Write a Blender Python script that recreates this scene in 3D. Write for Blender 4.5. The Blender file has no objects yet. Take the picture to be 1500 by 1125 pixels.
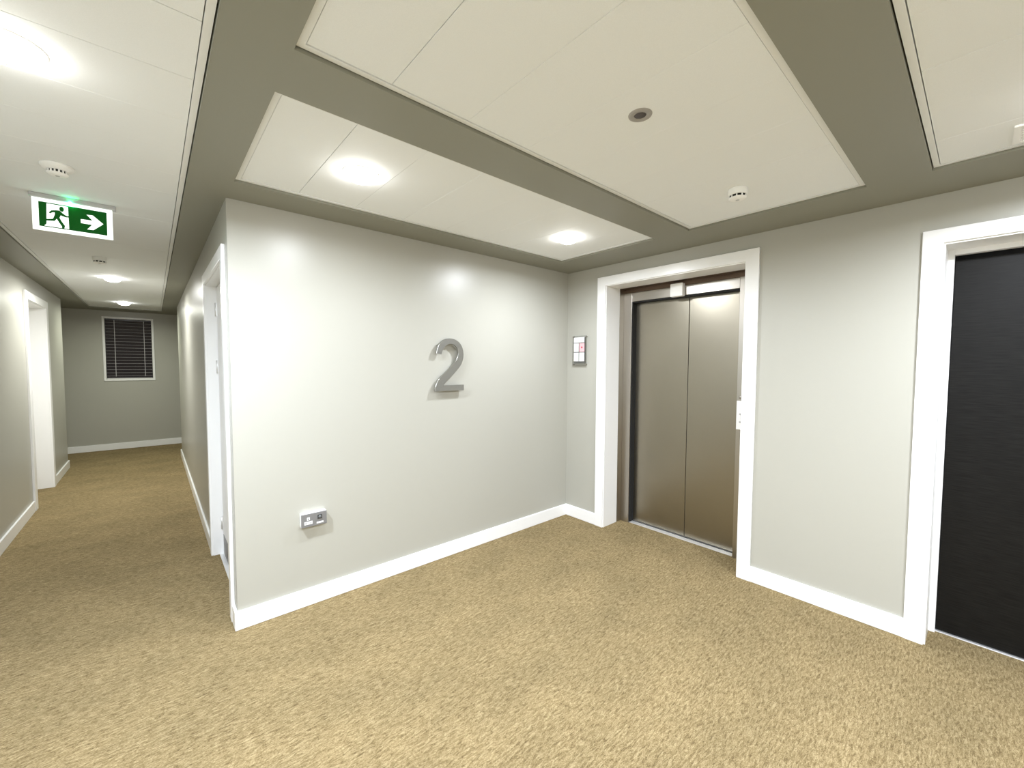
import bpy, bmesh, math, random
from mathutils import Vector, Matrix

random.seed(7)
col = bpy.context.scene.collection
W = 2.785          # plane of the lift wall
XL = -1.27         # plane of the corridor's left wall
H = 2.40           # underside of the painted soffit
YB = -5.2          # wall behind the camera
YR, YL, YE = 5.80, 5.85, 7.18   # far ends of the corridor walls, end wall
PI = math.pi

# ------------------------------------------------------------------ materials
def srgb(r, g, b):
    def f(c):
        c /= 255.0
        return c / 12.92 if c <= 0.04045 else ((c + 0.055) / 1.055) ** 2.4
    return (f(r), f(g), f(b), 1.0)

def mat(name, color, rough=0.5, metal=0.0, spec=0.5, emis=None, estr=0.0, **kw):
    m = bpy.data.materials.new(name); m.use_nodes = True
    b = m.node_tree.nodes['Principled BSDF']
    b.inputs['Base Color'].default_value = color
    b.inputs['Roughness'].default_value = rough
    b.inputs['Metallic'].default_value = metal
    b.inputs['Specular IOR Level'].default_value = spec
    if emis:
        b.inputs['Emission Color'].default_value = emis
        b.inputs['Emission Strength'].default_value = estr
    for k, v in kw.items():
        b.inputs[k].default_value = v
    return m

def nodes(m):
    return m.node_tree.nodes, m.node_tree.links, m.node_tree.nodes['Principled BSDF']

def add_noise(m, scale=(1, 1, 1), noise=60, detail=3, col_a=None, col_b=None, lo=.35, hi=.65, bump=0.0, dist=.001, rough=None):
    n, l, b = nodes(m)
    tc = n.new('ShaderNodeTexCoord'); mp = n.new('ShaderNodeMapping'); mp.inputs['Scale'].default_value = scale
    tx = n.new('ShaderNodeTexNoise'); tx.inputs['Scale'].default_value = noise; tx.inputs['Detail'].default_value = detail
    l.new(tc.outputs['Object'], mp.inputs['Vector']); l.new(mp.outputs['Vector'], tx.inputs['Vector'])
    if col_a:
        r = n.new('ShaderNodeValToRGB')
        r.color_ramp.elements[0].position = lo; r.color_ramp.elements[0].color = col_a
        r.color_ramp.elements[1].position = hi; r.color_ramp.elements[1].color = col_b
        l.new(tx.outputs['Fac'], r.inputs['Fac']); l.new(r.outputs['Color'], b.inputs['Base Color'])
    if rough:
        mr = n.new('ShaderNodeMapRange'); mr.inputs['To Min'].default_value = rough[0]; mr.inputs['To Max'].default_value = rough[1]
        l.new(tx.outputs['Fac'], mr.inputs['Value']); l.new(mr.outputs['Result'], b.inputs['Roughness'])
    if bump:
        bp = n.new('ShaderNodeBump'); bp.inputs['Strength'].default_value = bump; bp.inputs['Distance'].default_value = dist
        l.new(tx.outputs['Fac'], bp.inputs['Height']); l.new(bp.outputs['Normal'], b.inputs['Normal'])
    return m

M = {}
M['wall'] = add_noise(mat('wall_paint', (.445, .437, .388, 1), .34, spec=.5), noise=260, detail=2, bump=.10, dist=.0006)
M['soffit'] = add_noise(mat('soffit_darker_greige', (.275, .272, .222, 1), .45, spec=.35), noise=260, detail=2, bump=.10, dist=.0006)  # greige set darker than the wall colour
M['white'] = mat('white_gloss_paint', (.93, .93, .93, 1), .28, spec=.5)
M['tile'] = add_noise(mat('ceiling_tile', (.8, .8, .77, 1), .75, spec=.25), noise=420, detail=2,
                      col_a=(.86, .88, .89, 1), col_b=(.89, .91, .92, 1), bump=.25, dist=.0008)
M['tile_edge'] = mat('ceiling_trim_white', (.82, .83, .82, 1), .45)
M['dark'] = mat('dark_gap', (.01, .01, .01, 1), .8)
M['plastic'] = mat('white_plastic', (.95, .95, .94, 1), .35)
M['plastic_grey'] = mat('grey_plastic', (.55, .55, .56, 1), .4)
M['black'] = mat('black_plastic', (.008, .008, .008, 1), .5)
M['green'] = mat('sign_green', srgb(0, 74, 14), .5, spec=.2, emis=srgb(0, 80, 14), estr=.22)
M['sign_white'] = mat('sign_white', (.95, 1, .97, 1), .3, emis=(.93, 1, .96, 1), estr=.5)
M['led'] = mat('green_led', (.0, .8, .3, 1), .3, emis=(.02, 1, .45, 1), estr=40)
M['lens'] = mat('lamp_lens', (1, 1, 1, 1), .4, emis=(1, .99, .96, 1), estr=22)
M['paper'] = mat('paper', (.9, .9, .9, 1), .7)
M['pink'] = mat('pink_paper', srgb(245, 188, 194), .7)
M['red'] = mat('red_ink', srgb(205, 60, 80), .6)
M['door_white'] = mat('door_white_paint', (.9, .9, .9, 1), .3)
M['slat'] = mat('blind_slat', srgb(46, 42, 50), .35)
M['glint_and_rail'] = mat('blind_glint_and_rail', (.62, .6, .6, 1), .4)
M['cord'] = mat('blind_cord', (.6, .58, .6, 1), .6)
M['bronze'] = mat('dark_bronze_steel', srgb(110, 92, 78), .35, metal=.8)
M['alu'] = mat('aluminium', (.82, .82, .82, 1), .35, metal=.6)
M['socket_face'] = add_noise(mat('satin_steel_plate', (.26, .26, .27, 1), .42, metal=.4), scale=(40, 40, 1), noise=30, bump=.05, dist=.0003)

def steel(name, base, r0, r1, scale, bump=.006):
    m = mat(name, base, .3, metal=1.0)
    add_noise(m, scale=scale, noise=6, detail=4, rough=(r0, r1), bump=bump, dist=.0004)
    return m
M['steel'] = steel('brushed_steel', (.335, .305, .245, 1), .28, .36, (1, 6, 160), .12)
M['steel_frame'] = steel('brushed_steel_frame', (.45, .42, .375, 1), .30, .36, (30, 30, 1), .0)
M['steel_digit'] = steel('brushed_steel_digit', (.40, .395, .375, 1), .26, .34, (90, 6, 6))

# clear acrylic: mostly transparent with a gloss coat
def acrylic():
    m = bpy.data.materials.new('clear_acrylic'); m.use_nodes = True
    n, l = m.node_tree.nodes, m.node_tree.links
    n.clear()
    o = n.new('ShaderNodeOutputMaterial'); t = n.new('ShaderNodeBsdfTransparent'); g = n.new('ShaderNodeBsdfGlossy')
    t.inputs['Color'].default_value = (.985, .99, .988, 1); g.inputs['Roughness'].default_value = .08
    f = n.new('ShaderNodeFresnel'); f.inputs['IOR'].default_value = 1.49
    x = n.new('ShaderNodeMixShader')
    l.new(f.outputs[0], x.inputs[0]); l.new(t.outputs[0], x.inputs[1]); l.new(g.outputs[0], x.inputs[2]); l.new(x.outputs[0], o.inputs[0])
    return m
M['acrylic'] = acrylic()
M['glass'] = mat('night_glass', (.006, .007, .009, 1), .05, spec=.6)

# dark laminate door with faint horizontal grain
m = mat('dark_laminate', (.006, .006, .0055, 1), .46, spec=.17)
add_noise(m, scale=(1, 1.2, 26), noise=9, detail=5, col_a=(.0045, .004, .0038, 1), col_b=(.010, .0097, .0088, 1), bump=.06, dist=.0006)
M['laminate'] = m

# carpet: short streaks of light and dark loops running along x
def carpet():
    m = mat('carpet', (.3, .22, .12, 1), .95, spec=.1)
    n, l, b = nodes(m)
    tc = n.new('ShaderNodeTexCoord')
    def noise(scale, sc, det, rgh=.6, dist=0):
        mp = n.new('ShaderNodeMapping'); mp.inputs['Scale'].default_value = sc; l.new(tc.outputs['Object'], mp.inputs['Vector'])
        t = n.new('ShaderNodeTexNoise'); t.inputs['Scale'].default_value = scale; t.inputs['Detail'].default_value = det
        t.inputs['Roughness'].default_value = rgh; t.inputs['Distortion'].default_value = dist
        l.new(mp.outputs['Vector'], t.inputs['Vector']); return t
    streak = noise(120, (.26, 1, 1), 3, .6, .8)
    fine = noise(300, (.5, 1, 1), 2)
    blot = noise(2.2, (1, 1.6, 1), 3)
    add = n.new('ShaderNodeMath'); add.operation = 'MULTIPLY_ADD'; add.inputs[1].default_value = .45
    l.new(fine.outputs['Fac'], add.inputs[0])
    s2 = n.new('ShaderNodeMath'); s2.operation = 'MULTIPLY'; s2.inputs[1].default_value = .55
    l.new(streak.outputs['Fac'], s2.inputs[0]); l.new(s2.outputs[0], add.inputs[2])
    r = n.new('ShaderNodeValToRGB'); cr = r.color_ramp
    cr.elements[0].position = .38; cr.elements[0].color = CARPET[0]
    cr.elements[1].position = .64; cr.elements[1].color = CARPET[2]
    e = cr.elements.new(.5); e.color = CARPET[1]
    l.new(add.outputs[0], r.inputs['Fac'])
    r2 = n.new('ShaderNodeValToRGB')
    r2.color_ramp.elements[0].position = .3; r2.color_ramp.elements[0].color = (.86, .86, .84, 1)
    r2.color_ramp.elements[1].position = .7; r2.color_ramp.elements[1].color = (1.08, 1.07, 1.05, 1)
    l.new(blot.outputs['Fac'], r2.inputs['Fac'])
    mx = n.new('ShaderNodeMix'); mx.data_type = 'RGBA'; mx.blend_type = 'MULTIPLY'; mx.inputs[0].default_value = 1
    l.new(r.outputs['Color'], mx.inputs[6]); l.new(r2.outputs['Color'], mx.inputs[7]); l.new(mx.outputs[2], b.inputs['Base Color'])
    bp = n.new('ShaderNodeBump'); bp.inputs['Strength'].default_value = .9; bp.inputs['Distance'].default_value = .006
    l.new(add.outputs[0], bp.inputs['Height']); l.new(bp.outputs['Normal'], b.inputs['Normal'])
    return m
CARPET = [(.135, .095, .045, 1), (.255, .192, .098, 1), (.40, .32, .185, 1)]
M['carpet'] = carpet()

# ------------------------------------------------------------------ mesh helpers
def box(bm, x0, x1, y0, y1, z0, z1, bevel=0.0, seg=2):
    x0, x1 = sorted((x0, x1)); y0, y1 = sorted((y0, y1)); z0, z1 = sorted((z0, z1))
    t = bmesh.new()
    bmesh.ops.create_cube(t, size=1)
    for v in t.verts:
        v.co = Vector(((x0 + x1) / 2 + v.co.x * (x1 - x0), (y0 + y1) / 2 + v.co.y * (y1 - y0), (z0 + z1) / 2 + v.co.z * (z1 - z0)))
    if bevel:
        bmesh.ops.bevel(t, geom=list(t.edges), offset=bevel, segments=seg, affect='EDGES', profile=.5)
    merge(bm, t)

def merge(bm, t, mtx=None, mi=0):
    if mtx is not None:
        t.transform(mtx)
    vm = {}
    for v in t.verts: vm[v] = bm.verts.new(v.co)
    for f in t.faces:
        nf = bm.faces.new([vm[v] for v in f.verts]); nf.material_index = mi or f.material_index; nf.smooth = f.smooth
    t.free()

def lathe(bm, prof, c, axis='z', seg=48):
    """profile [(r, h)...] turned about an axis through c; +h runs along the axis"""
    t = bmesh.new(); rings = []
    for r, h in prof:
        ring = []
        if r < 1e-6:
            ring = [t.verts.new((0, 0, h))] * seg
        else:
            for k in range(seg):
                a = 2 * PI * k / seg; ring.append(t.verts.new((r * math.cos(a), r * math.sin(a), h)))
        rings.append(ring)
    for a, b in zip(rings, rings[1:]):
        for k in range(seg):
            q = [a[k], a[(k + 1) % seg], b[(k + 1) % seg], b[k]]
            u = []
            for v in q:
                if v not in u: u.append(v)
            if len(u) > 2:
                f = t.faces.new(u); f.smooth = True
    bmesh.ops.recalc_face_normals(t, faces=t.faces)
    R = {'z': Matrix.Identity(4), 'y': Matrix.Rotation(-PI / 2, 4, 'X'), 'x': Matrix.Rotation(PI / 2, 4, 'Y')}[axis]
    merge(bm, t, Matrix.Translation(c) @ R)

def extrude_poly(bm, pts, d0, d1, place, bevel=0):
    """2D polygon pts (a,b) extruded between depth d0 and d1, place(a,b,d)->Vector"""
    t = bmesh.new()
    lo = [t.verts.new((a, b, 0)) for a, b in pts]
    f = t.faces.new(lo)
    ex = bmesh.ops.extrude_face_region(t, geom=[f])
    for v in ex['geom']:
        if isinstance(v, bmesh.types.BMVert): v.co.z = 1
    bmesh.ops.triangulate(t, faces=[q for q in t.faces if len(q.verts) > 4])
    for v in t.verts: v.co = place(v.co.x, v.co.y, d0 + (d1 - d0) * v.co.z)
    bmesh.ops.recalc_face_normals(t, faces=t.faces)
    merge(bm, t)

def link(name, bm, m, parent=None, origin=None, smooth=False):
    """mesh built in world coordinates -> ONE object; under a parent it is stored in the root's frame"""
    if parent is not None:
        origin = Vector(parent['_o'])
    elif origin is None:
        origin = Vector((0, 0, 0))
    bm.transform(Matrix.Translation(-Vector(origin)))
    bmesh.ops.recalc_face_normals(bm, faces=bm.faces)
    me = bpy.data.meshes.new(name); bm.to_mesh(me); bm.free()
    for mm in (m if isinstance(m, (list, tuple)) else [m]): me.materials.append(mm)
    o = bpy.data.objects.new(name, me); col.objects.link(o)
    if parent is not None:
        o.parent = parent
    else:
        o.location = origin
    o['_o'] = tuple(origin)
    return o

def thing(name, label, cat, loc, group=None, kind=None):
    o = bpy.data.objects.new(name, None); o.empty_display_size = .05
    col.objects.link(o); o.location = loc; o['_o'] = tuple(loc)
    if label: o['label'] = label
    if cat: o['category'] = cat
    if group: o['group'] = group
    if kind: o['kind'] = kind
    return o

def struct(name, bm, m, label, cat):
    o = link(name, bm, m); o['kind'] = 'structure'; o['label'] = label; o['category'] = cat
    return o

# ------------------------------------------------------------------ setting
bm = bmesh.new(); box(bm, XL - 1.2, W + .30, YB - .1, YE + .2, -.08, 0)
struct('floor', bm, M['carpet'], 'beige brown loop pile carpet covering the lobby and corridor floor', 'floor')

T = .12
# wall with the large digit
bm = bmesh.new(); box(bm, 0, W + .45, 0, T, 0, H + .1)
struct('wall_front', bm, M['wall'], 'greige lobby wall carrying the large steel digit', 'wall')

def wall_x(x0, x1, y0, y1, openings):
    """wall slab running along y with rectangular openings (ya, yb, za, zb)"""
    b = bmesh.new(); ys = sorted(openings)
    cur = y0
    for ya, yb, za, zb in ys:
        box(b, x0, x1, cur, ya, 0, H + .1)
        if za > 0: box(b, x0, x1, ya, yb, 0, za)
        box(b, x0, x1, ya, yb, zb, H + .1)
        cur = yb
    box(b, x0, x1, cur, y1, 0, H + .1)
    return b

LO = (-1.62, -.455, 2.22)    # lift opening y0,y1,top
BO = (-3.465, -2.565, 2.143)  # black door opening
CO = (.17, 1.195, 2.10)       # corridor right-hand door
DO = (3.66, 4.63, 2.15)      # corridor left-hand door
struct('wall_right', wall_x(W, W + .45, YB, 0, [(LO[0] - .02, LO[1] + .02, 0, LO[2] + .02), (BO[0] - .02, BO[1] + .02, 0, BO[2] + .02)]),
       M['wall'], 'greige wall with the lift opening and the dark door', 'wall')
b = wall_x(0, T, T, YR, [(CO[0] - .02, CO[1] + .02, 0, CO[2] + .02)]); box(b, T, 1.6, YR - T, YR, 0, H + .1)
struct('wall_corridor', b, M['wall'], 'greige wall along the right side of the corridor, with a white door near its corner', 'wall')
b = wall_x(XL - T, XL, YB, YL, [(DO[0] - .02, DO[1] + .02, 0, DO[2] + .02)]); box(b, XL - 1.2, XL - T, YL - T, YL, 0, H + .1)
struct('wall_left', b, M['wall'], 'greige wall along the left side of the corridor', 'wall')
WX0, WX1, WZ0, WZ1 = -.925, -.312, 1.222, 2.275   # end window opening
b = bmesh.new()
box(b, XL - 1.2, WX0, YE, YE + T, 0, H + .1); box(b, WX1, 1.6, YE, YE + T, 0, H + .1)
box(b, WX0, WX1, YE, YE + T, 0, WZ0); box(b, WX0, WX1, YE, YE + T, WZ1, H + .1)
struct('wall_end', b, M['wall'], 'dim greige wall closing the far end of the corridor, with a small window', 'wall')
b = bmesh.new(); box(b, XL - 1.2, W + .45, YB - T, YB, 0, H + .1)
struct('wall_back', b, M['wall'], 'greige wall behind the viewer', 'wall')
b = bmesh.new(); box(b, XL - 1.32, XL - 1.2, YL - T, YE + T, 0, H + .1); 
struct('wall_alcove_left', b, M['wall'], 'side wall of the turning at the far left of the corridor', 'wall')
b = bmesh.new(); box(b, 1.6, 1.72, YR - T, YE + T, 0, H + .1)
struct('wall_alcove_right', b, M['wall'], 'side wall of the turning at the far right of the corridor', 'wall')

# ceiling: painted soffit with shallow rectangular recesses holding white tiles
HC = (-1.060, -.172, YB + .25, 6.70)
PX = (.005, 2.393)
HP = [(PX[0], PX[1], -1.155, -.265), (PX[0], PX[1], -2.305, -1.398), (PX[0], PX[1], -3.44, -2.535), (PX[0], PX[1], -4.70, -3.70)]
holes = [HC] + HP
xs = sorted({XL - 1.2, W + .45, 1.6, *[h[0] for h in holes], *[h[1] for h in holes]})
ys = sorted({YB - .1, YE + T, *[h[2] for h in holes], *[h[3] for h in holes]})
def in_hole(x, y): return any(h[0] < x < h[1] and h[2] < y < h[3] for h in holes)
b = bmesh.new()
RD = .014
vcache = {}
def vv(x, y, z):
    k = (round(x, 4), round(y, 4), z)
    if k not in vcache: vcache[k] = b.verts.new((x, y, z))
    return vcache[k]
ZT = H + .09
solid = {}
for i in range(len(xs) - 1):
    for j in range(len(ys) - 1):
        solid[i, j] = not in_hole((xs[i] + xs[i + 1]) / 2, (ys[j] + ys[j + 1]) / 2)
for (i, j), s in solid.items():
    if not s: continue
    x0, x1, y0, y1 = xs[i], xs[i + 1], ys[j], ys[j + 1]
    b.faces.new([vv(x0, y0, H), vv(x0, y1, H), vv(x1, y1, H), vv(x1, y0, H)])
    for di, dj, q in ((-1, 0, ((x0, y0), (x0, y1))), (1, 0, ((x1, y1), (x1, y0))), (0, -1, ((x1, y0), (x0, y0))), (0, 1, ((x0, y1), (x1, y1)))):
        if (i + di, j + dj) in solid and not solid[i + di, j + dj]:
            (a, c), (d, e) = q
            b.faces.new([vv(a, c, H), vv(d, e, H), vv(d, e, ZT), vv(a, c, ZT)])
o = struct('ceiling', b, M['soffit'], 'greige soffit, darker than the walls, framing the white tiled panels', 'ceiling')
b = bmesh.new(); box(b, XL - 1.3, W + .45, YB - .1, YE + T, ZT, ZT + .05)
o = struct('ceiling_slab', b, M['dark'], 'slab above the ceiling panels', 'ceiling')

def tile_field(h, joints, axis, label, big=()):
    """white tiles with hairline joints inside a perimeter angle trim"""
    x0, x1, y0, y1 = h; e = .024; g = .0006
    t = bmesh.new(); zb = H + RD
    for q in ((x0 + .004, x1 - .004, y0 + .004, y0 + e), (x0 + .004, x1 - .004, y1 - e, y1 - .004), (x0 + .004, x0 + e, y0 + e, y1 - e), (x1 - e, x1 - .004, y0 + e, y1 - e)):
        box(t, q[0], q[1], q[2], q[3], zb - .003, ZT - .002)
    tr = struct('trim_1', t, M['tile_edge'], 'white angle trim around the ' + label, 'trim')
    t = bmesh.new()
    lo, hi = (x0, x1) if axis == 'x' else (y0, y1)
    cuts = [lo + e + .002] + [j for j in joints if lo + e + .02 < j < hi - e - .02] + [hi - e - .002]
    for k, (a, c) in enumerate(zip(cuts, cuts[1:])):
        ga = .0022 if any(abs(a - q) < .01 for q in big) else g
        gc = .0022 if any(abs(c - q) < .01 for q in big) else g
        dz = random.uniform(-.0004, .0004)
        if axis == 'x': box(t, a + ga / 2, c - gc / 2, y0 + e + .0025, y1 - e - .0025, zb + dz, zb + .02, .0008, 1)
        else: box(t, x0 + e + .0025, x1 - e - .0025, a + ga / 2, c - gc / 2, zb + dz, zb + .02, .0008, 1)
    tt = struct('ceiling_panel', t, M['tile'], label, 'ceiling')
jx = [.288 + .3 * k for k in range(8)]
tile_field(HP[0], jx, 'x', 'white tiled ceiling panel over the wall with the digit', big=(.288,))
tile_field(HP[1], jx, 'x', 'large white tiled ceiling panel with the round detector', big=(.288,))
tile_field(HP[2], jx, 'x', 'white tiled ceiling panel at the upper right corner')
tile_field(HP[3], jx, 'x', 'white tiled ceiling panel behind the viewer')
tile_field(HC, [-1.32 + .3 * k for k in range(-12, 28)], 'y', 'long white tiled ceiling panel of the corridor', big=(-1.02, -1.32))

# baseboards
def skirt(bm, x0, x1, y0, y1): box(bm, x0, x1, y0, y1, 0, .108, .003, 1)
S = .015
b = bmesh.new(); skirt(b, -S, W, -S, 0)
struct('baseboard_front', b, M['white'], 'white baseboard under the wall with the digit', 'baseboard')
b = bmesh.new(); skirt(b, W - S, W, -.375, -S); skirt(b, W - S, W, -2.487, -1.70); skirt(b, W - S, W, YB, BO[0] - .08)
struct('baseboard_right', b, M['white'], 'white baseboard along the lift wall', 'baseboard')
b = bmesh.new(); skirt(b, -S, 0, .0005, .10); skirt(b, -S, 0, 1.265, YR); skirt(b, -S, 1.6, YR, YR + S)
struct('baseboard_corridor', b, M['white'], 'white baseboard along the right wall of the corridor', 'baseboard')
b = bmesh.new(); skirt(b, XL, XL + S, YB, 3.54); skirt(b, XL, XL + S, 4.75, YL); skirt(b, XL - 1.2, XL + S, YL, YL + S)
struct('baseboard_left', b, M['white'], 'white baseboard along the left wall of the corridor', 'baseboard')
b = bmesh.new(); skirt(b, XL - 1.2, 1.6, YE - S, YE)
struct('baseboard_end', b, M['white'], 'white baseboard across the far end of the corridor', 'baseboard')
b = bmesh.new(); skirt(b, XL + S, W - S, YB, YB + S)
struct('baseboard_back', b, M['white'], 'white baseboard behind the viewer', 'baseboard')

# ------------------------------------------------------------------ door surrounds
class Face:
    """u along the wall (world y), n out of the wall into the room"""
    def __init__(s, x, sign): s.x, s.s = x, sign
    def box(s, bm, u0, u1, n0, n1, z0, z1, bevel=0): box(bm, s.x + s.s * n0, s.x + s.s * n1, u0, u1, z0, z1, bevel)
    def pt(s, u, n, z): return Vector((s.x + s.s * n, u, z))
FR, FC, FL = Face(W, -1), Face(0, -1), Face(XL, 1)

def casing(F, o, w, th, parent, mname='white', t=.018):
    """flat architrave, mitred corners: u0,u1,top opening; w width sides; th width of head"""
    u0, u1, top = o
    b = bmesh.new()
    for poly in ([(u0 - w, 0), (u0, 0), (u0, top), (u0 - w, top + th)], [(u1, 0), (u1 + w, 0), (u1 + w, top + th), (u1, top)],
                 [(u0 - w, top + th), (u0, top), (u1, top), (u1 + w, top + th)]):
        extrude_poly(b, poly, 0, t, lambda a, c, d: F.pt(a, d, c))
    bmesh.ops.remove_doubles(b, verts=b.verts, dist=1e-5)
    o_ = link('casing', b, M[mname], parent)
    bv = o_.modifiers.new('b', 'BEVEL'); bv.width = .0025; bv.segments = 2; bv.limit_method = 'ANGLE'; bv.angle_limit = math.radians(50)
    return o_

def lining(F, o, depth, parent, set_back=.005, t=.02, mname='white', name='lining'):
    u0, u1, top = o; b = bmesh.new(); s = set_back
    F.box(b, u0 - t, u0 + s, -depth, .004, 0, top - s, .0015)
    F.box(b, u1 - s, u1 + t, -depth, .004, 0, top - s, .0015)
    F.box(b, u0 - t, u1 + t, -depth, .004, top - s, top + t, .0015)
    return link(name, b, M[mname], parent)

# --- lift
lift = thing('lift_entrance', 'stainless steel two-panel lift door in a white surround on the lobby wall', 'elevator', (W, -1.0375, 0))
casing(FR, LO, .085, .080, lift)
lining(FR, LO, .205, lift, set_back=.006)
# steel portal standing back in the opening
XF = 3.06
b = bmesh.new()
box(b, XF, XF + .09, LO[1] - .006, -.545, 0, 2.178, .002)
box(b, XF, XF + .09, -1.482, LO[0] + .006, 0, 2.178, .002)
for ya, yb in ((LO[1] - .006, LO[1] + .02), (LO[0] + .006, LO[0] - .02)):
    box(b, W + .2055, XF + .088, ya, yb, 0, LO[2] - .006, .0015)
link('steel_frame', b, M['steel_frame'], lift)
b = bmesh.new(); box(b, XF + .002, XF + .09, -1.482, -.545, 2.095, 2.176, .002)
link('header', b, M['steel_frame'], lift)
b = bmesh.new(); box(b, XF + .004, XF + .09, LO[0] + .006, LO[1] - .006, 2.178, LO[2] - .006); box(b, W + .2055, XF + .09, LO[0] - .02, LO[1] + .02, LO[2] - .006, LO[2] + .02)
link('top_strip', b, M['bronze'], lift)
XD = XF + .075
for y0, y1 in ((-1.056, -.50), (-1.53, -1.060)):
    b = bmesh.new(); box(b, XD, XD + .03, y0, y1, .012, 2.14, .0025)
    link('door_panel', b, M['steel'], lift)
b = bmesh.new(); box(b, XD + .026, XD + .045, -1.55, -.48, 0, 2.2); box(b, XF + .012, XD - .001, -.552, -.5445, .008, 2.094); box(b, XF + .012, XD - .001, -.552, -1.482, 2.082, 2.0955)  # backing, plus black strips standing in for shade at jamb and head
link('backing_and_gap_shade', b, M['dark'], lift)
b = bmesh.new(); box(b, XF + .014, XF + .16, -1.482, -.545, 0, .007, .0015)
sill = link('sill', b, M['alu'], lift)
b = bmesh.new(); box(b, XD - .012, XD - .003, -1.482, -.545, .004, .0085)
link('sill_groove', b, M['dark'], sill)
# position indicator box on the header
b = bmesh.new(); box(b, XF - .045, XF + .003, -1.052, -.942, 2.085, 2.195, .006)
ind = link('position_indicator', b, M['plastic'], lift); ind['label'] = 'white square box on the lift header'
# call panel at the right-hand steel jamb
b = bmesh.new(); box(b, XF - .016, XF + .001, -1.590, -1.488, 1.015, 1.235, .003)
cp = link('call_panel', b, M['plastic'], lift); cp['label'] = 'white call panel with two small buttons'
for z in (1.135, 1.075):
    b = bmesh.new(); lathe(b, [(0, .004), (.0055, .004), (.0065, .002), (.0065, 0)], (XF - .015, -1.5145, z), 'x', 20)
    b.transform(Matrix.Translation((XF - .015, 0, 0)) @ Matrix.Scale(-1, 4, (1, 0, 0)) @ Matrix.Translation((-(XF - .015), 0, 0)))
    link('button', b, M['plastic_grey'], cp)
b = bmesh.new(); lathe(b, [(0, .014), (.009, .014), (.011, .009), (.011, 0)], (XF, -1.512, 1.262), 'x', 20)
b.transform(Matrix.Translation((XF, 0, 0)) @ Matrix.Scale(-1, 4, (1, 0, 0)) @ Matrix.Translation((-XF, 0, 0)))
link('key_switch', b, M['steel_frame'], lift)

# --- dark door on the right
d = thing('door_3', 'flush black laminate door in a white surround at the right edge', 'door', (W, -3.0, 0), kind='structure')
casing(FR, BO, .080, .073, d)
lining(FR, BO, .33, d, set_back=.008)
b = bmesh.new()
box(b, 2.968, 3.01, BO[1] - .008, BO[1] - .034, 0, BO[2] - .008, .001)
box(b, 2.968, 3.01, BO[0] + .008, BO[0] + .034, 0, BO[2] - .008, .001)
box(b, 2.968, 3.01, BO[0] + .034, BO[1] - .034, BO[2] - .034, BO[2] - .008, .001)
link('door_stop', b, M['white'], d)
b = bmesh.new(); box(b, 3.0, 3.044, BO[0] + .036, BO[1] - .036, .010, BO[2] - .058, .002)
link('door_leaf', b, M['laminate'], d)
b = bmesh.new(); box(b, 3.046, 3.10, BO[0] + .01, BO[1] - .01, .0, BO[2] - .02)
link('dark_backing', b, M['dark'], d)
b = bmesh.new(); box(b, 2.985, 3.044, BO[0] + .034, BO[1] - .034, 0, .006, .002)
link('threshold', b, M['alu'], d)
b = bmesh.new()
lathe(b, [(0, 0), (.026, 0), (.026, .008), (.010, .008), (.010, .045), (0, .045)], (3.0, -3.37, 1.0), 'x', 24)
b.transform(Matrix.Translation((3.0, 0, 0)) @ Matrix.Scale(-1, 4, (1, 0, 0)) @ Matrix.Translation((-3.0, 0, 0)))
box(b, 2.948, 2.966, -3.38, -3.25, .99, 1.01, .005)
link('door_handle', b, M['steel_frame'], d)

# --- corridor door on the right, next to the lobby corner
d = thing('door_2', 'white door in a white surround on the right corridor wall near the corner', 'door', (0, .67, 0), kind='structure')
casing(FC, CO, .070, .075, d)
lining(FC, CO, .11, d, set_back=.006)
b = bmesh.new(); box(b, .062, .104, CO[0] + .010, CO[1] - .012, .010, CO[2] - .012, .002)
leaf = link('door_leaf', b, M['door_white'], d)
b = bmesh.new(); box(b, .0605, .0625, CO[0] + .03, CO[1] - .03, .012, .165, .0005)
link('kick_plate', b, M['socket_face'], leaf)
b = bmesh.new(); box(b, .106, .118, CO[0], CO[1], 0, CO[2])
link('dark_backing', b, M['dark'], d)
for z in (.25, 1.48, 1.92):
    b = bmesh.new(); box(b, .056, .064, CO[1] - .030, CO[1] - .007, z - .05, z + .05, .001)
    lathe(b, [(0, -.05), (.006, -.05), (.006, .05), (0, .05)], (.055, CO[1] - .010, z), 'z', 12)
    link('hinge', b, M['alu'], leaf)
b = bmesh.new()
lathe(b, [(0, 0), (.025, 0), (.025, .008), (.009, .008), (.009, .04), (0, .04)], (.062, CO[0] + .08, 1.0), 'x', 24)
b.transform(Matrix.Translation((.062, 0, 0)) @ Matrix.Scale(-1, 4, (1, 0, 0)) @ Matrix.Translation((-.062, 0, 0)))
box(b, .016, .032, CO[0] + .072, CO[0] + .19, .99, 1.01, .005)
link('door_handle', b, M['steel_frame'], leaf)
b = bmesh.new(); box(b, .035, .11, CO[0] + .006, CO[1] - .006, 0, .005, .001)
link('threshold', b, M['alu'], d)

# --- corridor door on the left
d = thing('door_1', 'deep white door surround on the left corridor wall', 'door', (XL, 4.145, 0), kind='structure')
casing(FL, DO, .105, .082, d)
lining(FL, DO, .34, d, set_back=.006)
b = bmesh.new(); FL.box(b, DO[0] + .008, DO[1] - .008, -.33, -.286, .008, DO[2] - .012, .002)
link('door_leaf', b, M['door_white'], d)
b = bmesh.new(); FL.box(b, DO[0] - .01, DO[1] + .01, -.37, -.345, 0, DO[2] + .01)
link('dark_backing', b, M['dark'], d)

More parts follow.
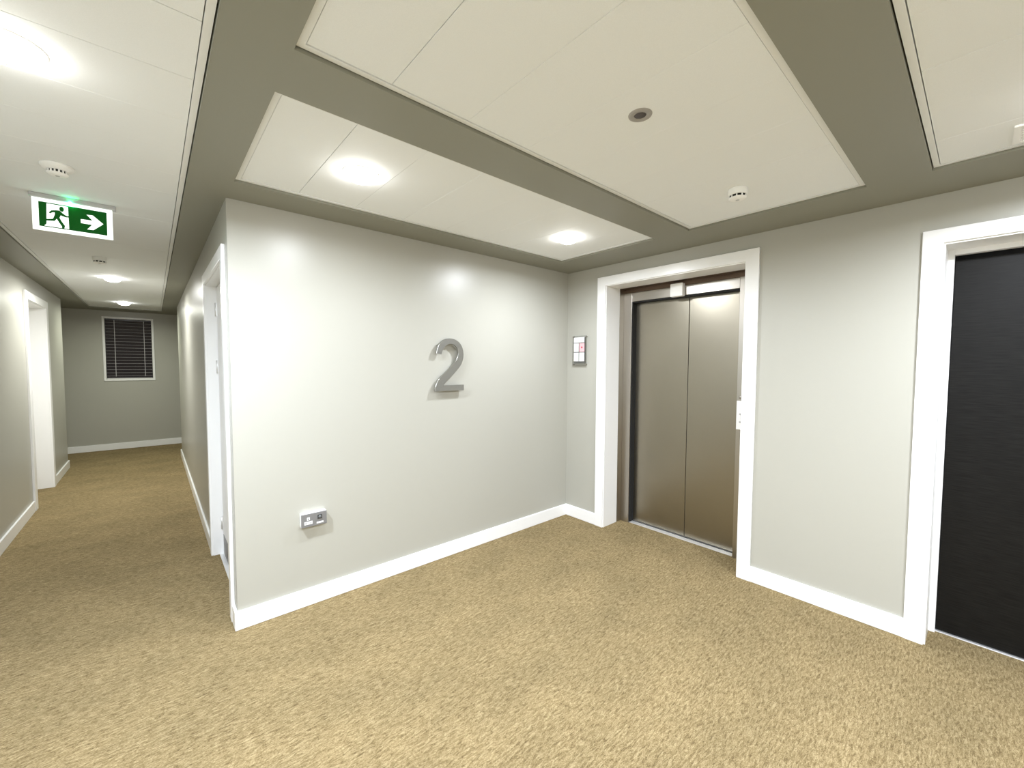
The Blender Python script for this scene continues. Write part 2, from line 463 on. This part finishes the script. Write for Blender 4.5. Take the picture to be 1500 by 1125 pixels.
# --- end window
d = thing('window_1', 'small white framed window at the far end of the corridor, dark with night', 'window', ((WX0 + WX1) / 2, YE, WZ0), kind='structure')
b = bmesh.new(); fw = .026
for q in ((WX0 - fw, WX0 + .006, WZ0 - fw, WZ1 + fw), (WX1 - .006, WX1 + fw, WZ0 - fw, WZ1 + fw), (WX0 + .006, WX1 - .006, WZ1 - .006, WZ1 + fw), (WX0 + .006, WX1 - .006, WZ0 - fw, WZ0 + .006)):
    box(b, q[0], q[1], YE - .014, YE + .1, q[2], q[3], .002)
link('window_frame', b, M['white'], d)
b = bmesh.new(); box(b, WX0, WX1, YE + .092, YE + .098, WZ0, WZ1)
link('pane', b, M['glass'], d)
# venetian blind inside the frame
bl = thing('venetian_blind', 'dark slatted venetian blind lowered over the window at the corridor end', 'blind', ((WX0 + WX1) / 2, YE + .03, WZ0 + .01))
b = bmesh.new(); b2 = bmesh.new()
n = 19; zt = WZ1 - .045; zb = WZ0 + .03
for k in range(n):
    z = zt + (zb - zt) * k / (n - 1)
    t = bmesh.new(); box(t, WX0 + .010, WX1 - .010, -.0008, .0008, -.027, .027)
    ang = math.radians(16 + random.uniform(-3, 3)); roll = random.uniform(-.004, .004)
    mt = Matrix.Translation(((0), YE + .035, z)) @ Matrix.Rotation(ang, 4, 'X') 
    merge(b, t, mt)
    t = bmesh.new(); box(t, WX0 + .010, WX1 - .010, -.0030, .0012, -.0285, -.0255 + .001 * random.random())  # pale lip painted as light catching the slat's edge
    merge(b2, t, mt)
link('slats', b, M['slat'], bl); link('slat_edge_glints', b2, M['glint_and_rail'], bl)
b = bmesh.new(); box(b, WX0 + .008, WX1 - .008, YE + .018, YE + .052, WZ1 - .034, WZ1 - .008, .002)
link('head_rail', b, M['slat'], bl)
b = bmesh.new(); box(b, WX0 + .010, WX1 - .010, YE + .022, YE + .046, WZ0 + .007, WZ0 + .021, .002)
link('bottom_rail', b, M['glint_and_rail'], bl)
for x in (-.800, -.420):
    b = bmesh.new(); box(b, x - .0035, x + .0035, YE + .014, YE + .016, WZ0 + .05, WZ1 - .03)
    link('cord', b, M['cord'], bl)

# ------------------------------------------------------------------ ceiling fittings
ZC = H + RD
def disc_light(name, x, y, z, power, size, parent=None, colr=(.92, .98, 1.07)):
    L = bpy.data.lights.new(name, 'AREA'); L.shape = 'DISK'; L.size = size; L.energy = power; L.color = colr; L.spread = math.radians(172)
    o = bpy.data.objects.new(name, L); col.objects.link(o)
    if parent is not None:
        o.parent = parent; o.location = Vector((x, y, z)) - parent.location
    else: o.location = (x, y, z)
    return o
def downlight(x, y, power, label, group, r=.072, colr=(.92, .98, 1.07)):
    t = thing('downlight', label, 'light', (x, y, ZC), group)
    b = bmesh.new(); lathe(b, [(r - .002, -.002), (r + .003, -.0035), (r + .009, -.003), (r + .012, 0)], (x, y, ZC), 'z', 48)
    link('trim_ring', b, M['plastic'], t)
    b = bmesh.new(); lathe(b, [(0, -.042), (r * .3, -.0405), (r * .6, -.035), (r * .85, -.025), (r, -.008), (r, -.001)], (x, y, ZC), 'z', 48)
    link('lens', b, M['lens'], t)
    disc_light('lamp', x, y, ZC - .046, power, r * 1.9, t, colr)
    return t
PW = 20
G1, G2 = 'downlights over the lobby', 'downlights along the corridor ceiling'
downlight(.450, -.735, PW * .30, 'glowing round downlight above the wall socket, nearest the corridor corner', G1)
downlight(1.940, -.735, PW * .62, 'glowing round downlight near the lift, above the corner left of it', G1)
downlight(.450, -2.99, PW * 1.1, 'glowing round downlight behind the viewer, left', G1)
downlight(1.940, -2.99, PW * .98, 'glowing round downlight behind the viewer, right', G1)
downlight(.450, -4.20, PW * 1, 'glowing round downlight farthest behind the viewer', G1)
CC = (.90, .985, 1.10)
downlight(-.612, -.855, PW * 1.6, 'bright round downlight at the left edge, nearest in the corridor ceiling', G2, colr=CC)
downlight(-.612, -3.4, PW * 1.7, 'glowing round downlight of the corridor behind the viewer', G2, colr=CC)
downlight(-.618, 3.44, PW * .9, 'round downlight just beyond the second detector in the corridor ceiling', G2, colr=(.98, .99, .95))
downlight(-.616, 5.80, PW * .5, 'small round downlight at the far end of the corridor ceiling, above the window', G2, colr=(.95, 1, .84))

# small unlit round fitting in the big panel
x, y = 1.035, -1.868
t = thing('recessed_sensor', 'small unlit round grey fitting with a dark centre in the large ceiling panel', 'sensor', (x, y, ZC))
b = bmesh.new(); lathe(b, [(.020, .0), (.022, -.004), (.036, -.005), (.041, -.003), (.042, 0)], (x, y, ZC), 'z', 48)
link('ring', b, mat('sensor_ring', (.36, .34, .32, 1), .45), t)
b = bmesh.new(); lathe(b, [(0, -.003), (.012, -.0035), (.0215, -.002), (.0215, 0)], (x, y, ZC), 'z', 32)
link('centre', b, mat('sensor_centre', (.07, .06, .06, 1), .4), t)

def detector(x, y, label, wide):
    t = thing('smoke_detector', label, 'detector', (x, y, ZC), None)
    b = bmesh.new()
    if wide:
        lathe(b, [(0, 0), (.056, 0), (.057, -.006), (.050, -.016), (.038, -.022), (.036, -.024)], (x, y, ZC), 'z', 48)
    else:
        lathe(b, [(0, 0), (.044, 0), (.045, -.004), (.0445, -.029), (.042, -.033), (.040, -.033)], (x, y, ZC), 'z', 48)
    link('base', b, M['plastic'], t)
    r = .036 if wide else .0415
    z0 = -.024 if wide else -.033
    b = bmesh.new(); lathe(b, [(r - .004, z0), (r - .004, z0 - .012)], (x, y, ZC), 'z', 40)
    link('slots', b, M['black'], t)
    # ribs between the slots and the cap
    b = bmesh.new()
    nn = 16 if wide else 10
    for k in range(nn):
        a = 2 * PI * k / nn + .25
        tt = bmesh.new(); box(tt, r - .006, r, -.0028, .0028, z0 - .0125, z0 + .001, .0005, 1)
        merge(b, tt, Matrix.Translation((x, y, ZC)) @ Matrix.Rotation(a, 4, 'Z'))
    lathe(b, [(r, z0 - .011), (r, z0 - .013), (r * .82, z0 - .019), (r * .55, z0 - .0215), (0, z0 - .022)], (x, y, ZC), 'z', 48)
    link('cap', b, M['plastic'], t)
    b = bmesh.new(); lathe(b, [(0, z0 - .0235), (r * .2, z0 - .0235), (r * .22, z0 - .021)], (x, y, ZC), 'z', 24)
    link('test_button', b, M['plastic_grey'], t)
    return t
detector(-.628, .125, 'white smoke detector with a wide base, between the corner downlight and the exit sign', True)
detector(-.640, 2.32, 'small white smoke detector in the corridor ceiling beyond the exit sign', False)
detector(1.975, -1.855, 'white smoke detector with black slots in the large lobby ceiling panel', False)

# vent at the right edge
x0, x1, y0, y1 = 2.15, 2.335, -3.02, -2.765
v = thing('ceiling_vent', 'small pale rectangular vent in the ceiling panel at the upper right edge', 'vent', ((x0 + x1) / 2, (y0 + y1) / 2, ZC))
b = bmesh.new()
box(b, x0, x1, y0, y0 + .02, ZC - .008, ZC, .002); box(b, x0, x1, y1 - .02, y1, ZC - .008, ZC, .002)
box(b, x0, x0 + .02, y0 + .02, y1 - .02, ZC - .008, ZC, .002); box(b, x1 - .02, x1, y0 + .02, y1 - .02, ZC - .008, ZC, .002)
link('frame', b, M['plastic'], v)
b = bmesh.new(); box(b, x0 + .02, x1 - .02, y0 + .02, y1 - .02, ZC - .002, ZC)
link('backing', b, M['plastic_grey'], v)
b = bmesh.new()
for k in range(8):
    xx = x0 + .03 + k * (x1 - x0 - .06) / 7
    box(b, xx - .004, xx + .004, y0 + .02, y1 - .02, ZC - .007, ZC - .002, .001, 1)
link('louvres', b, M['plastic'], v)

# ------------------------------------------------------------------ exit sign
YS = .65
xc = -.625
ex = thing('exit_sign', 'green running man exit sign with a white arrow hanging from the corridor ceiling', 'sign', (xc, YS, ZC))
b = bmesh.new(); box(b, -.792, -.458, YS - .022, YS + .022, ZC - .022, ZC, .003)
link('mounting_bar', b, M['plastic_grey'], ex)
X0, X1, Z0, Z1 = -.784, -.474, 2.222, 2.394
b = bmesh.new(); box(b, X0, X1, YS - .004, YS + .004, Z0, Z1, .0015)
pn = link('panel', b, M['sign_white'], ex)
gx0, gx1, gz0, gz1 = -.7595, -.498, 2.243, 2.3735
b = bmesh.new(); box(b, gx0, gx1, YS - .0052, YS - .004, gz0, gz1)
link('green_field', b, M['green'], pn)
# pictogram coordinates taken from the sign itself: a,b in 0..1 across / down the green field
def sp(a, bb, dd=0): return Vector((gx0 + a * (gx1 - gx0), YS - .0052 - dd, gz1 - bb * (gz1 - gz0)))
def flat(bm, pts, d0, d1): extrude_poly(bm, pts, d0, d1, lambda a, c, dd: sp(a, c, dd))
def U(px, py):
    # crop pixel -> (a,b); bilinear inverse of the four measured corners
    tl, tr, br, bl_ = (130, 605), (940, 740), (940, 1005), (150, 895)
    a, c = .5, .5
    for _ in range(12):
        x = (1 - a) * (1 - c) * tl[0] + a * (1 - c) * tr[0] + a * c * br[0] + (1 - a) * c * bl_[0]
        y = (1 - a) * (1 - c) * tl[1] + a * (1 - c) * tr[1] + a * c * br[1] + (1 - a) * c * bl_[1]
        xa = (1 - c) * (tr[0] - tl[0]) + c * (br[0] - bl_[0]); ya = (1 - c) * (tr[1] - tl[1]) + c * (br[1] - bl_[1])
        xc_ = (1 - a) * (bl_[0] - tl[0]) + a * (br[0] - tr[0]); yc_ = (1 - a) * (bl_[1] - tl[1]) + a * (br[1] - tr[1])
        D = xa * yc_ - xc_ * ya; ex_, ey_ = px - x, py - y
        a += (ex_ * yc_ - xc_ * ey_) / D; c += (xa * ey_ - ex_ * ya) / D
    return (a, c)
b = bmesh.new()
flat(b, [U(222, 632), U(468, 672), U(482, 932), U(205, 893), U(228, 868)], 0, .0006)
flat(b, [U(618, 812), U(762, 832), U(690, 762), U(765, 770), U(895, 873), U(772, 940), U(694, 932), U(755, 880), U(620, 858)], 0, .0006)
link('white_symbols', b, M['sign_white'], pn)
b = bmesh.new()
cx_, cy_ = U(395, 700)
ra, rb = .034, .105
flat(b, [(cx_ + ra * math.cos(2 * PI * k / 20), cy_ + rb * math.sin(2 * PI * k / 20)) for k in range(20)], .0006, .0012)
flat(b, [U(335, 712), U(372, 716), U(412, 752), U(450, 778), U(480, 782), U(480, 796), U(446, 796), U(408, 782), U(385, 772), U(372, 800),
         U(395, 840), U(435, 895), U(428, 925), U(395, 925), U(402, 905), U(370, 860), U(340, 812), U(318, 838), U(225, 834), U(182, 830), U(205, 816), U(298, 812), U(318, 760), U(318, 738), U(290, 738), U(262, 752), U(250, 738), U(278, 714)], .0006, .0012)
link('running_man', b, M['green'], pn)
b = bmesh.new(); lathe(b, [(0, -.010), (.006, -.008), (.0075, 0)], (-.6395, YS - .018, ZC - .020), 'z', 16)
link('indicator_led', b, M['led'], ex)

# ------------------------------------------------------------------ digit on the wall
TWO = [(1.314, 1.581), (1.323, 1.613), (1.346, 1.645), (1.383, 1.662), (1.422, 1.659), (1.452, 1.635), (1.464, 1.600), (1.456, 1.560), (1.433, 1.521), (1.390, 1.482), (1.345, 1.443), (1.300, 1.409), (1.274, 1.374), (1.258, 1.337), (1.256, 1.304), (1.515, 1.304), (1.515, 1.348), (1.3275, 1.348), (1.345, 1.372), (1.398, 1.413), (1.444, 1.452), (1.484, 1.495), (1.508, 1.541), (1.514, 1.588), (1.506, 1.630), (1.484, 1.666), (1.453, 1.691), (1.414, 1.702), (1.376, 1.704), (1.338, 1.694), (1.305, 1.672), (1.283, 1.640), (1.268, 1.586)]
def smooth_poly(pts, keep, it=2):
    """Chaikin corner cutting that leaves the sharp corners alone"""
    keep = {pts[i] for i in keep}
    for _ in range(it):
        out = []
        for i, p in enumerate(pts):
            if p in keep: out.append(p); continue
            a, c = pts[i - 1], pts[(i + 1) % len(pts)]
            out.append((p[0] * .75 + a[0] * .25, p[1] * .75 + a[1] * .25)); out.append((p[0] * .75 + c[0] * .25, p[1] * .75 + c[1] * .25))
        pts = out
    return pts
two = smooth_poly(TWO, (0, 14, 15, 16, 17, 32))
num = thing('floor_number', 'large brushed steel digit 2 mounted on the lobby wall', 'number', (1.39, -.03, 1.304))
b = bmesh.new(); extrude_poly(b, two, -.028, -.045, lambda a, c, dd: Vector((a, dd, c)))
dg = link('digit', b, M['steel_digit'], num)
bv = dg.modifiers.new('b', 'BEVEL'); bv.width = .0012; bv.segments = 1; bv.limit_method = 'ANGLE'; bv.angle_limit = math.radians(60)
for (px, pz) in ((1.30, 1.645), (1.485, 1.575), (1.29, 1.33), (1.49, 1.326)):
    b = bmesh.new(); lathe(b, [(0, -.002), (.005, -.002), (.005, .030), (0, .030)], (px, -.030, pz), 'y', 14)
    link('standoff', b, M['steel_frame'], num)

# ------------------------------------------------------------------ wall socket
sk = thing('wall_socket', 'grey metal wall socket on a raised white box low on the wall under the digit', 'socket', (.402, 0, .50))
sx0, sx1, sz0, sz1 = .329, .476, .506, .590
b = bmesh.new(); box(b, sx0, sx1, -.034, 0, sz0, sz1, .004)
link('back_box', b, M['plastic'], sk)
b = bmesh.new(); box(b, sx0 - .0005, sx1 + .0005, -.039, -.034, sz0 - .0005, sz1 - .002, .002)
fp = link('face_plate', b, M['socket_face'], sk)
b = bmesh.new()
box(b, .361, .377, -.0402, -.039, .548, .566, .0008); box(b, .346, .392, -.0402, -.039, .522, .541, .0008)
ins = link('socket_insert', b, M['paper'], fp)
for (a0, a1, c0, c1) in ((.3665, .3705, .551, .561), (.351, .358, .528, .532), (.378, .385, .528, .532)):
    b = bmesh.new(); box(b, a0, a1, -.0406, -.0400, c0, c1)
    link('pin_hole', b, M['black'], ins)
b = bmesh.new(); box(b, .4215, .4485, -.041, -.039, .5445, .5705, .001)
md = link('switch_module', b, mat('module_grey', (.05, .05, .05, 1), .5), fp)
b = bmesh.new(); lathe(b, [(0, -.0045), (.006, -.0075), (.007, -.003), (.008, 0)], (.435, -.041, .5575), 'y', 24)
link('knob', b, mat('knob_grey', (.16, .17, .17, 1), .35), md)
b = bmesh.new(); box(b, .416, .456, -.0402, -.039, .517, .527, .0005)
link('white_label', b, M['paper'], fp)

# ------------------------------------------------------------------ notice holder left of the lift
nh = thing('notice_holder', 'clear acrylic notice holder with white and pink cards on the wall left of the lift', 'notice', (W, -.165, 1.50))
def NB(b, y0, y1, z0, z1, n0, n1, bev=0): box(b, W - n0, W - n1, -y0, -y1, z0, z1, bev)
b = bmesh.new(); NB(b, .082, .250, 1.500, 1.782, .016, .020, .001)
link('acrylic_plate', b, M['acrylic'], nh)
b = bmesh.new(); NB(b, .098, .232, 1.520, 1.770, .013, .0155)
bk = link('backing', b, mat('backing_grey', (.22, .22, .23, 1), .5), nh)
for nm, y0, y1, z0, z1, mm in (('card', .101, .228, 1.720, 1.768, 'paper'), ('card', .101, .160, 1.630, 1.713, 'paper'), ('card', .168, .229, 1.630, 1.713, 'pink'),
                               ('card', .101, .160, 1.540, 1.622, 'paper'), ('card', .168, .228, 1.540, 1.622, 'paper')):
    b = bmesh.new(); NB(b, y0, y1, z0, z1, .0205, .0212)
    c = link(nm, b, M[mm], nh)
    if mm == 'pink':
        c['label'] = 'pink card with a small red mark'
        b = bmesh.new()
        pts = [(.198 + .012 * math.cos(a) * (1 - .35 * (k % 2)), 1.672 + .012 * math.sin(a) * (1 - .35 * (k % 2))) for k, a in enumerate([2 * PI * q / 10 for q in range(10)])]
        extrude_poly(b, pts, .0212, .0217, lambda a, cc, dd: Vector((W - dd, -a, cc)))
        link('red_mark', b, M['red'], c)
for (yy, zz) in ((.090, 1.774), (.243, 1.774), (.090, 1.508), (.243, 1.508)):
    b = bmesh.new(); lathe(b, [(0, -.004), (.0055, -.004), (.0055, .024), (.004, .026), (0, .026)], (0, 0, 0), 'x', 16)
    b.transform(Matrix.Translation((W, -yy, zz)) @ Matrix.Scale(-1, 4, (1, 0, 0)))
    link('standoff', b, M['steel_frame'], nh)

# ------------------------------------------------------------------ world, camera, view
w = bpy.data.worlds.new('world'); bpy.context.scene.world = w; w.use_nodes = True
w.node_tree.nodes['Background'].inputs[0].default_value = (.01, .012, .016, 1)
w.node_tree.nodes['Background'].inputs[1].default_value = 1

cam = bpy.data.cameras.new('camera'); cam.sensor_width = 36; cam.lens = 36 * 602.384 / 1500; cam.clip_start = .02
co = bpy.data.objects.new('camera', cam); col.objects.link(co)
yaw, pit, rol = .71845666, -.0477045, .00386389
f = Vector((math.sin(yaw) * math.cos(pit), math.cos(yaw) * math.cos(pit), math.sin(pit)))
r = Vector((math.cos(yaw), -math.sin(yaw), 0)); u = r.cross(f)
r2 = math.cos(rol) * r + math.sin(rol) * u; u2 = -math.sin(rol) * r + math.cos(rol) * u
mw = Matrix((r2, u2, -f)).transposed().to_4x4(); mw.translation = Vector((-.32425971, -2.72154299, 1.50765013))
co.matrix_world = mw
sc = bpy.context.scene; sc.camera = co
sc.view_settings.view_transform = 'Standard'
sc.view_settings.look = 'None'
sc.view_settings.exposure = 0.92
sc.cycles.use_denoising = True
sc.cycles.max_bounces = 10; sc.cycles.diffuse_bounces = 7; sc.cycles.glossy_bounces = 5
for o in bpy.data.objects:
    if '_o' in o: del o['_o']
